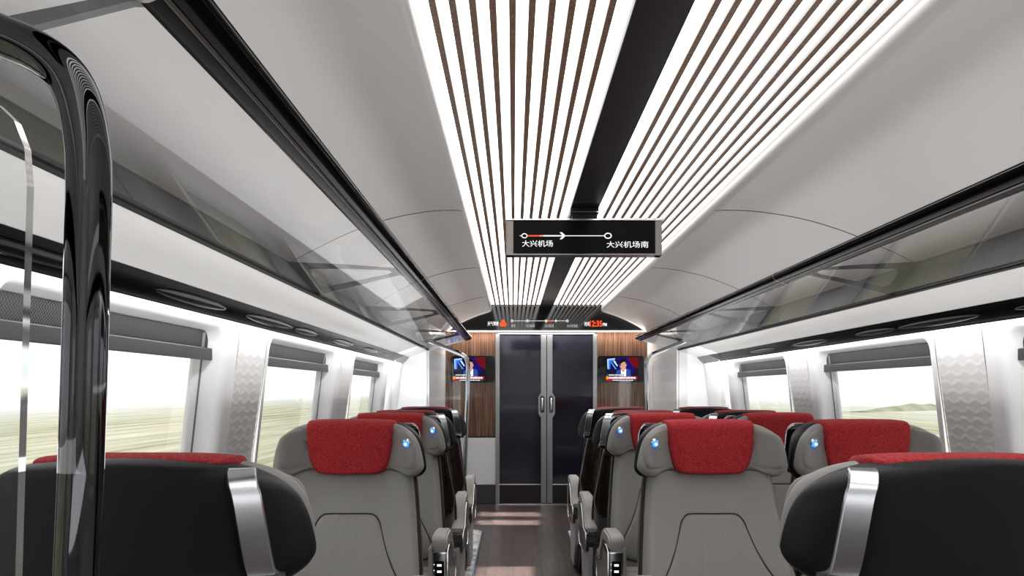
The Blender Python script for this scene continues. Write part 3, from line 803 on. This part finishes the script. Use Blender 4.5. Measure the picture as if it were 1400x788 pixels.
# ------------------------------------------------------------------ seats
def make_seat(a, inner_arm=True, outer_arm=True, outer_side=None):
    """faces -y, origin on the floor below the headrest front; a = local side (+1/-1) of the aisle"""
    r = empty('train_seat')
    halfA = [(0,1.196),(.13,1.190),(.185,1.182),(.228,1.163),(.262,1.132),(.281,1.09),(.292,1.035),(.291,1.008),(.273,.985),(.235,.972),(.12,.968),(0,.967)]
    outA = sym(halfA,4)
    g = lambda x,z: .205-.04*(abs(x)/.3)**2-.12*(abs(x)/.3)**6
    ff = lambda x,z: .085-.09*(abs(x)/.3)**3
    sh = link('headrest_shell', pillow(outA, ff, g, .10), M['shell'], r, True)
    halfC = [(0,1.191),(.13,1.187),(.185,1.180),(.226,1.160),(.257,1.130),(.275,1.09),(.286,1.035),(.284,1.012),(.262,.990),(.235,.984),(.16,1.005),(0,1.00)]
    def sm(t): t = max(0,min(1,t)); return t*t*(3-2*t)
    fc = lambda x,z: .028-.062*sm((abs(x)-.165)/.09)+.018*sm((abs(x)-.27)/.03)
    link('headrest', pillow(sym(halfC,4), fc, lambda x,z: ff(x,z)+.03, .16), M['leather'], r, True)
    # raised inner wing cushions
    for s in (-1,1):
        o = spline([(s*.165,0,1.155),(s*.20,0,1.160),(s*.243,0,1.140),(s*.262,0,1.10),(s*.266,0,1.05),(s*.255,0,1.02),(s*.215,0,1.012),(s*.165,0,1.02)],3,True)
        o = [(p.x,p.z) for p in o]
        link('wing_cushion', pillow(o, lambda x,z: fc(x,z)-.006, lambda x,z: fc(x,z)+.02, .3), M['leather'], r, True)
    halfR = [(0,1.2005),(.10,1.2000),(.155,1.196),(.170,1.188),(.170,1.13),(.163,1.07),(.150,1.025),(.130,1.000),(.095,.990),(0,.988)]
    rp = lambda x,z: .004+.010*(x/.17)**2 - .006*sm((z-1.0)/.1)+ .05*sm((z-1.165)/.045)**2
    link('headrest_pad', pillow(sym(halfR,4), rp, lambda x,z: .150 if z>1.13 else .150-(1.13-z)*.5, .10), M['red'], r, True)
    # reading lamp on aisle wing
    lx,lz = a*.228,1.118
    ly = fc(lx,lz)-.006
    lamp = bmesh.new(); tube(lamp, [(lx,ly+.01,lz),(lx-a*.002,ly-.012,lz-.001)], .014, 16)
    lp = link('reading_lamp', lamp, M['chrome2'], r, True)
    bm = bmesh.new(); bmesh.ops.create_uvsphere(bm, u_segments=12, v_segments=8, radius=.0125)
    bm.transform(Matrix.Translation((lx-a*.003,ly-.008,lz-.006))); link('blue_lens', bm, M['blue'], lp, True)
    bm = bmesh.new(); bmesh.ops.create_uvsphere(bm, u_segments=10, v_segments=6, radius=.0045)
    bm.transform(Matrix.Translation((lx-a*.004,ly-.0195,lz-.007))); link('white_diode', bm, M['bluew'], lp, True)
    # chrome grab handle on the rear of the shell
    hx0,hx1 = a*.205,a*.243
    path = [(hx0,g(.205,0)-.010,1.176),(a*.211,g(.21,0)+.012,1.172),(a*.219,g(.22,0)+.034,1.158),(a*.226,g(.226,0)+.040,1.135),(a*.234,g(.234,0)+.042,1.08),(a*.240,g(.24,0)+.040,1.03),(a*.243,g(.243,0)+.030,1.006),(a*.243,g(.243,0)-.012,.992)]
    P = spline(path,5); bm = bmesh.new(); w = .024; th = .006; rings = []
    tx = Vector((1,-.35*a,0)).normalized()
    for i,p in enumerate(P):
        t_ = (P[min(i+1,len(P)-1)]-P[max(i-1,0)]).normalized(); nrm = tx.cross(t_).normalized()
        if nrm.y < 0: nrm = -nrm
        prof = [(-w,-th),(-w,th*.2),(-w*.86,th),(w*.86,th),(w,th*.2),(w,-th)]
        rings.append([bm.verts.new(p+tx*u+nrm*v) for u,v in prof])
    for A_,B_ in zip(rings,rings[1:]):
        for k in range(6): bm.faces.new((A_[k],A_[(k+1)%6],B_[(k+1)%6],B_[k]))
    bm.faces.new(rings[0]); bm.faces.new(rings[-1]); bmesh.ops.recalc_face_normals(bm, faces=bm.faces[:])
    angle_smooth(link('grab_handle', bm, M['chrome'], r), 40)
    # backrest
    halfB = [(0,1.02),(.12,1.02),(.21,1.015),(.236,1.00),(.242,.96),(.254,.85),(.266,.74),(.278,.62),(.28,.50),(.27,.42),(.2,.40),(0,.40)]
    outB = sym(halfB,4)
    def bf(x,z):
        base = .045-.17*sm((1.02-z)/.62)
        return base-.030*sm((abs(x)-.12)/.12)*sm((z-.42)/.2) + .0*z
    def bb(x,z): return bf(0,z)+.10
    link('backrest', pillow(outB, bf, bb, .07), M['leather'], r, True)
    # piping and dark edge around the sides of the backrest
    for s in (-1,1):
        ln = [(s*(p[0]+.001),(bf(p[0],p[1])+bb(p[0],p[1]))/2+.012,p[1]) for p in ((.232,1.0),(.243,.96),(.255,.85),(.267,.74),(.279,.62),(.281,.50))]
        bm = bmesh.new(); tube(bm, spline(ln,5), .0065, 8, flat=(.022,.0065)); link('side_trim', bm, M['piping'], r, True)
        bm = bmesh.new(); tube(bm, [ (p.x+s*.004,p.y+.018,p.z) for p in spline(ln,5)], .0028, 8); link('bright_trim', bm, M['bronze'], r, True)
    # lower lumbar panel
    halfL = [(0,.842),(.075,.842),(.10,.836),(.118,.815),(.130,.78),(.150,.72),(.178,.66),(.215,.60),(.235,.55),(.225,.50),(.1,.47),(0,.465)]
    outL = sym(halfL,4)
    lum = link('lumbar_panel', pillow(outL, lambda x,z: bf(x,z)-.007, lambda x,z: bf(x,z)+.02, .12), M['leather'], r, True)
    sp = [(x,bf(x,z)-.001,z) for x,z in outL]
    bm = bmesh.new(); tube(bm, sp, .0026, 6, closed=True); link('piping', bm, M['piping'], lum, True)
    for s in (-1,1):
        ln = [(s*(.028+ .004*k) if s>0 else -.034-.005*k, 0, .838-.045*k) for k in range(8)]
        ln = [(x-.010*(1 if s>0 else 1)*0,bf(x,z)-.0072,z) for x,_,z in ln]
        bm = bmesh.new(); tube(bm, ln, .0013, 6); link('stitch_line', bm, M['stitch'], lum, True)
    # glossy wood back
    halfW = [(0,1.00),(.14,1.00),(.225,.990),(.243,.965),(.256,.87),(.270,.76),(.280,.67),(.272,.60),(.24,.565),(.1,.555),(0,.555)]
    wb = lambda x,z: bb(0,z)+.055-.035*(abs(x)/.28)**4 + .03*sm((.8-z)/.3)
    link('back_shell', pillow(sym(halfW,4), lambda x,z: bb(0,z)-.045, wb, .06), M['wood_back'], r, True)
    # cushion
    bm = bmesh.new(); box(bm,-.261,.261,-.585,-.06,.31,.455,.045,seg=5); cu = link('seat_cushion', bm, M['leather2'], r, True)
    bm = bmesh.new(); tube(bm, [(-.26,-.22,.4553),(.26,-.22,.4553)], .002, 6); link('stitch_line', bm, M['stitch'], cu)
    # pedestal
    bm = bmesh.new(); poly_x(bm, [(-.50,.30),(-.40,.0155),(.02,.0155),(.10,.12),(.10,.42),(-.05,.42),(-.07,.32)], -.285,.285); link('pedestal', bm, M['dgrey'], r)
    for s in (-1,1):
        if s == -a and not inner_arm: continue
        bm = bmesh.new(); poly_x(bm, [(-.47,.36),(-.36,.0165),(-.12,.0165),(.02,.20),(.06,.40),(-.1,.42)], s*.300-.012,s*.300+.012)
        f_ = link('side_foot', bm, M['pedestal'], r)
    # armrests
    def arm(xc, outs):
        def link(*q, **k):
            o = link0(*q, **k)
            for v in o.data.vertices: 
                v.co.z -= .050
                if v.co.y < 0: v.co.y *= .82
            return o
        wd = .035
        top = [(-.500,.640),(-.503,.680),(-.490,.703),(-.45,.712),(-.30,.712),(-.20,.700),(-.13,.660),(-.07,.605),(.0,.572),(.06,.562),(.075,.555)]
        bot = [(.072,.530),(.0,.530),(-.10,.540),(-.17,.60),(-.24,.65),(-.40,.655),(-.485,.645)]
        pr = [(p.x,p.z) for p in spline([(y,0,z) for y,z in top],3)]+bot
        bm = bmesh.new(); poly_x(bm, pr, xc-wd, xc+wd)
        bmesh.ops.bevel(bm, geom=[e for e in bm.edges if abs(e.verts[0].co.x-e.verts[1].co.x)<1e-5], offset=.009, segments=3, affect='EDGES')
        am = angle_smooth(link('armrest', bm, M['leather2'], r), 50)
        body = [(-.488,.640),(-.40,.653),(-.24,.648),(-.17,.598),(-.10,.537),(.0,.527),(.065,.527),(.07,.47),(.05,.42),(.0,.40),(-.40,.385),(-.47,.41),(-.490,.47)]
        bm = bmesh.new(); poly_x(bm, body, xc-wd+.004, xc+wd-.004); link('arm_body', bm, M['dgrey'], am)
        # inner upholstered side
        bm = bmesh.new(); xi = xc-outs*(wd+.004); poly_x(bm, [(-.50,.655),(-.22,.655),(-.12,.55),(-.02,.53),(-.02,.42),(-.50,.42)], xi-.012, xi+.006)
        bmesh.ops.bevel(bm, geom=bm.edges[:], offset=.004, segments=2, affect='EDGES'); link('arm_lining', bm, M['leather2'], am)
        # wood inlay on the aisle side with chrome outline
        xo = xc+outs*(wd-.002)
        inl = [(-.47,.62),(-.26,.635),(-.19,.58),(-.13,.535),(.04,.510),(.045,.47),(.03,.43),(-.01,.415),(-.39,.40),(-.455,.43)]
        bm = bmesh.new(); poly_x(bm, inl, min(xo,xo+outs*.003), max(xo,xo+outs*.003)); link('arm_inlay', bm, M['wood_back'], am)
        bm = bmesh.new(); tube(bm, [(xc+outs*(wd+.000),y,z) for y,z in body], .0055, 8, closed=True); link('arm_trim', bm, M['chrome2'], am, True)
        # console on the front face
        bm = bmesh.new(); box(bm, xc-wd+.002,xc+wd-.002,-.502,-.478,.385,.640,.008,seg=3); co = link('console', bm, M['chrome'], am, True)
        bm = bmesh.new(); box(bm, xc-wd+.014,xc+wd-.014,-.505,-.49,.40,.600,.004); link('console_face', bm, M['black'], co)
        bm = bmesh.new()
        for z in (.576,.548): box(bm, xc-.010,xc+.010,-.5065,-.504,z,z+.010)
        for z in (.582,.556): box(bm, xc-.026,xc-.022,-.5035,-.502,z,z+.004)
        link('socket_marks', bm, M['txt'], co)
        # rear bright line
        bm = bmesh.new(); box(bm, xc-wd+.004,xc+wd-.004,.060,.072,.518,.528,.002); link('rear_edge', bm, M['chrome2'], am)
    for s in (-1,1):
        if s == a: arm(s*.297, s)
        elif inner_arm: arm(s*.298, s)
    for ch in r.children: ch.location.z = -.0145
    return r
def make_window_pair_seat(a):
    """window seat of a pair: one arm, on the side away from the aisle"""
    r = make_seat(a, True)
    for ch in list(r.children):
        if ch.name.startswith('armrest') or ch.name.startswith('side_foot'):
            xs = [v.co.x for v in ch.data.vertices]
            if (sum(xs)/len(xs))*a > 0:
                for g in list(ch.children_recursive): bpy.data.objects.remove(g)
                bpy.data.objects.remove(ch)
    return r
def copy_tree(o, parent=None):
    c = o.copy(); COL.objects.link(c)
    if parent: c.parent = parent
    for ch in list(o.children): copy_tree(ch, c)
    return c
protos = {}
def place(kind, a, x, y, rz, label, group):
    k = (kind,a)
    if k not in protos: protos[k] = o = make_seat(a) if kind == 'aisle' else make_window_pair_seat(a)
    else: o = copy_tree(protos[k])
    o.location = (x,y,.0146); o.rotation_euler = (0,0,rz)
    tag(o, label, 'seat', group)
    return o
LX,RX,WX = -.628,.757,1.355
GA,GB = 'seats facing the camera','seats facing away from the camera'
place('aisle',1,LX,2.78,0,'nearest forward-facing grey seat with red headrest pad on the left of the aisle',GA)
place('aisle',1,LX,3.68,0,'grey and red seat on the left, directly behind the nearest forward-facing one',GA)
place('aisle',-1,RX,2.78,0,'nearest forward-facing grey and red seat right of the aisle, its whole headrest in view',GA)
place('aisle',-1,RX,3.68,0,'grey and red aisle seat on the right, directly behind the nearest forward-facing one',GA)
place('window',-1,WX,2.78,0,'grey and red window seat on the right, just above the big black seat back',GA)
place('window',-1,WX,3.68,0,'grey and red right window seat in the second forward-facing row, partly hidden',GA)
place('aisle',-1,LX-.03,1.385,PI,'large black seat back with chrome handle at lower left, behind the grab rail',GB)
place('aisle',1,RX+.03,1.385,PI,'large black seat back with chrome handle cut by the lower right picture corner',GB)
place('aisle',-1,LX,4.36,PI,'nearer of the two small black-backed seats with glossy wood rear, left of the aisle',GB)
place('aisle',-1,LX,5.30,PI,'farthest seat left of the aisle, black headrest shell and glossy wood rear',GB)
place('aisle',1,RX,4.36,PI,'nearer of the two small black-backed aisle seats with glossy wood rear, right side',GB)
place('aisle',1,RX,5.30,PI,'farthest aisle seat on the right, black shell with chrome handle before the door',GB)
place('window',1,WX,4.36,PI,'black-backed right window seat whose top shows behind the red headrests',GB)
place('window',1,WX,5.30,PI,'farthest right window seat, only its black curved top in view',GB)

# ------------------------------------------------------------------ outside
def field():
    m = mat('blurred_field', (.4,.42,.3), .9, spec=.1); b = m.node_tree.nodes['Principled BSDF']
    ge = nd(m,'ShaderNodeNewGeometry'); mp = nd(m,'ShaderNodeMapping'); mp.inputs['Scale'].default_value = (.9,.035,1)
    no = nd(m,'ShaderNodeTexNoise'); no.inputs['Scale'].default_value = 1; no.inputs['Detail'].default_value = 7; no.inputs['Roughness'].default_value=.7
    lk(m, ge.outputs['Position'], mp.inputs[0]); lk(m, mp.outputs[0], no.inputs['Vector'])
    r = nd(m,'ShaderNodeValToRGB'); e = r.color_ramp.elements
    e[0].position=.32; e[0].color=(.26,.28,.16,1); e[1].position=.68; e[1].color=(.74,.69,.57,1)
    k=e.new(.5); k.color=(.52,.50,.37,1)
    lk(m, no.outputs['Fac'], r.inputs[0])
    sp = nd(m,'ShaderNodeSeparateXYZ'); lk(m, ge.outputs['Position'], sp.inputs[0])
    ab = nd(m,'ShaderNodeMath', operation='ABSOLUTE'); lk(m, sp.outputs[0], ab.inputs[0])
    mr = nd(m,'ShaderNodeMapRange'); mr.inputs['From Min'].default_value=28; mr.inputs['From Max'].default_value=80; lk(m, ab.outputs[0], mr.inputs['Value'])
    mx_ = nd(m,'ShaderNodeMix', data_type='RGBA'); mx_.inputs['B'].default_value=(.84,.87,.88,1)  # pale haze mixed into the ground colour with distance
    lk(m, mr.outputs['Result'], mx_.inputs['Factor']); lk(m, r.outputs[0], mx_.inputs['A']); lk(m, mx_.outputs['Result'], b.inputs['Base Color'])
    return m
M['field'] = field()
M['hill'] = mat('hazy_hill', (.84,.87,.87), 1, spec=0)  # distance haze put into the hill colour
bm = bmesh.new(); bmesh.ops.create_grid(bm, x_segments=1, y_segments=1, size=400)
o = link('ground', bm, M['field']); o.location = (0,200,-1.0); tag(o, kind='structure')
for s in (-1,1):
    bm = bmesh.new(); N = 90; prev = None
    for i in range(N+1):
        y = -50+i*7; h = 3.0+2.0*math.sin(i*.21+s)+1.2*math.sin(i*.53+2*s)
        cur = [bm.verts.new((s*110,y,-1)),bm.verts.new((s*118,y,h*.7)),bm.verts.new((s*130,y,h))]
        if prev:
            for k in range(2): bm.faces.new((prev[k],prev[k+1],cur[k+1],cur[k]))
        prev = cur
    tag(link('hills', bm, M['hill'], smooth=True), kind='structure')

M['hedge'] = grain(mat('hedge_green', (.42,.42,.31), 1, spec=0), (.5,.5,.5), 4, .2, 0)
bm = bmesh.new(); prev = None
for i in range(41):
    t = i/40; h = .05+.75*math.sin(PI*t)**1.5*(1+.12*math.sin(i*.8))
    X_,Y_ = 38+20*t, 80+14*t
    cur = [bm.verts.new((X_-2,Y_,-1)),bm.verts.new((X_-1.2,Y_,-1+h*.7)),bm.verts.new((X_,Y_,-1+h)),bm.verts.new((X_+2,Y_,-1))]
    if prev:
        for k in range(3): bm.faces.new((prev[k],prev[k+1],cur[k+1],cur[k]))
    prev = cur
tag(link('hedge', bm, M['hedge'], smooth=True), 'low dark green hedge in the fields beyond the second right window', 'hedge', kind='stuff')
W = bpy.data.worlds.new('World'); SC.world = W; W.use_nodes = True
nt = W.node_tree; bg = nt.nodes['Background']
tc = nt.nodes.new('ShaderNodeTexCoord'); sp = nt.nodes.new('ShaderNodeSeparateXYZ'); rp = nt.nodes.new('ShaderNodeValToRGB')
nt.links.new(tc.outputs['Generated'], sp.inputs[0]); nt.links.new(sp.outputs[2], rp.inputs[0])
rp.color_ramp.elements[0].position = 0; rp.color_ramp.elements[0].color = (.90,.92,.93,1)
rp.color_ramp.elements[1].position = .25; rp.color_ramp.elements[1].color = (1,1,1,1)
nt.links.new(rp.outputs[0], bg.inputs[0]); bg.inputs[1].default_value = 1.42

# ------------------------------------------------------------------ extra lamps (soft fill along the aisle)
def area(name, loc, rot, sx_, sy_, p, col=(1,1,1)):
    l = bpy.data.lights.new(name,'AREA'); l.shape = 'RECTANGLE'; l.size = sx_; l.size_y = sy_; l.energy = p; l.color = col
    o = bpy.data.objects.new(name,l); COL.objects.link(o); o.location = loc; o.rotation_euler = rot; return o
area('rear_fill',(CX,-1.4,.9),(PI,0,0),2.2,1.6,22)
for s_,_ in SIDES:
    area('seat_uplight',(mx(s_,1.02),3.6,1.235),(PI,0,0),.5,6.8,13.5)  # added fill lamp above the seats to brighten the ceiling, no fixture there
    # wash along the window wall: tipped outwards from under the black trim
    area('wall_wash',(mx(s_,1.405),3.8,1.572),(0,math.radians(-40*s_),0),.03,6.2,6)
area('door_wash',(CX,Y1-.07,1.985),(math.radians(-8),0,0),2.2,.05,9,(1,.93,.87))
for s_,_ in SIDES: area('bulkhead_fill',(mx(s_,1.3),6.3,1.35),(PI/2,0,0),.3,.7,2.2)
def patch(x0,x1,y0,y1,p):
    l = area('window_sunbeam',((x0+x1)/2,(y0+y1)/2,1.9),(0,0,0),x1-x0,y1-y0,p,(1,.90,.84)); l.data.spread = math.radians(3)  # added overhead lamp, narrow beam imitating a daylight patch on the aisle floor
patch(-.36,.27,7.64,7.90,2.2); patch(-.36,.25,7.16,7.42,2.2); patch(-.27,.14,4.75,5.45,3.2)
# ------------------------------------------------------------------ camera
cam = bpy.data.cameras.new('Camera'); co = bpy.data.objects.new('Camera',cam); COL.objects.link(co); SC.camera = co
co.location = (0,0,H); co.rotation_euler = (PI/2,0,0)
cam.sensor_width = 36; cam.lens = 36*F/1400
cam.shift_x = -2/1400; cam.shift_y = (535-394)/1400
cam.clip_start = .02; cam.clip_end = 1000
SC.view_settings.view_transform = 'Standard'
SC.view_settings.look = 'Medium High Contrast'
SC.view_settings.exposure = 0
SC.cycles.max_bounces = 10
SC.cycles.transparent_max_bounces = 16
SC.cycles.caustics_reflective = False; SC.cycles.caustics_refractive = False
SC.cycles.sample_clamp_indirect = 4
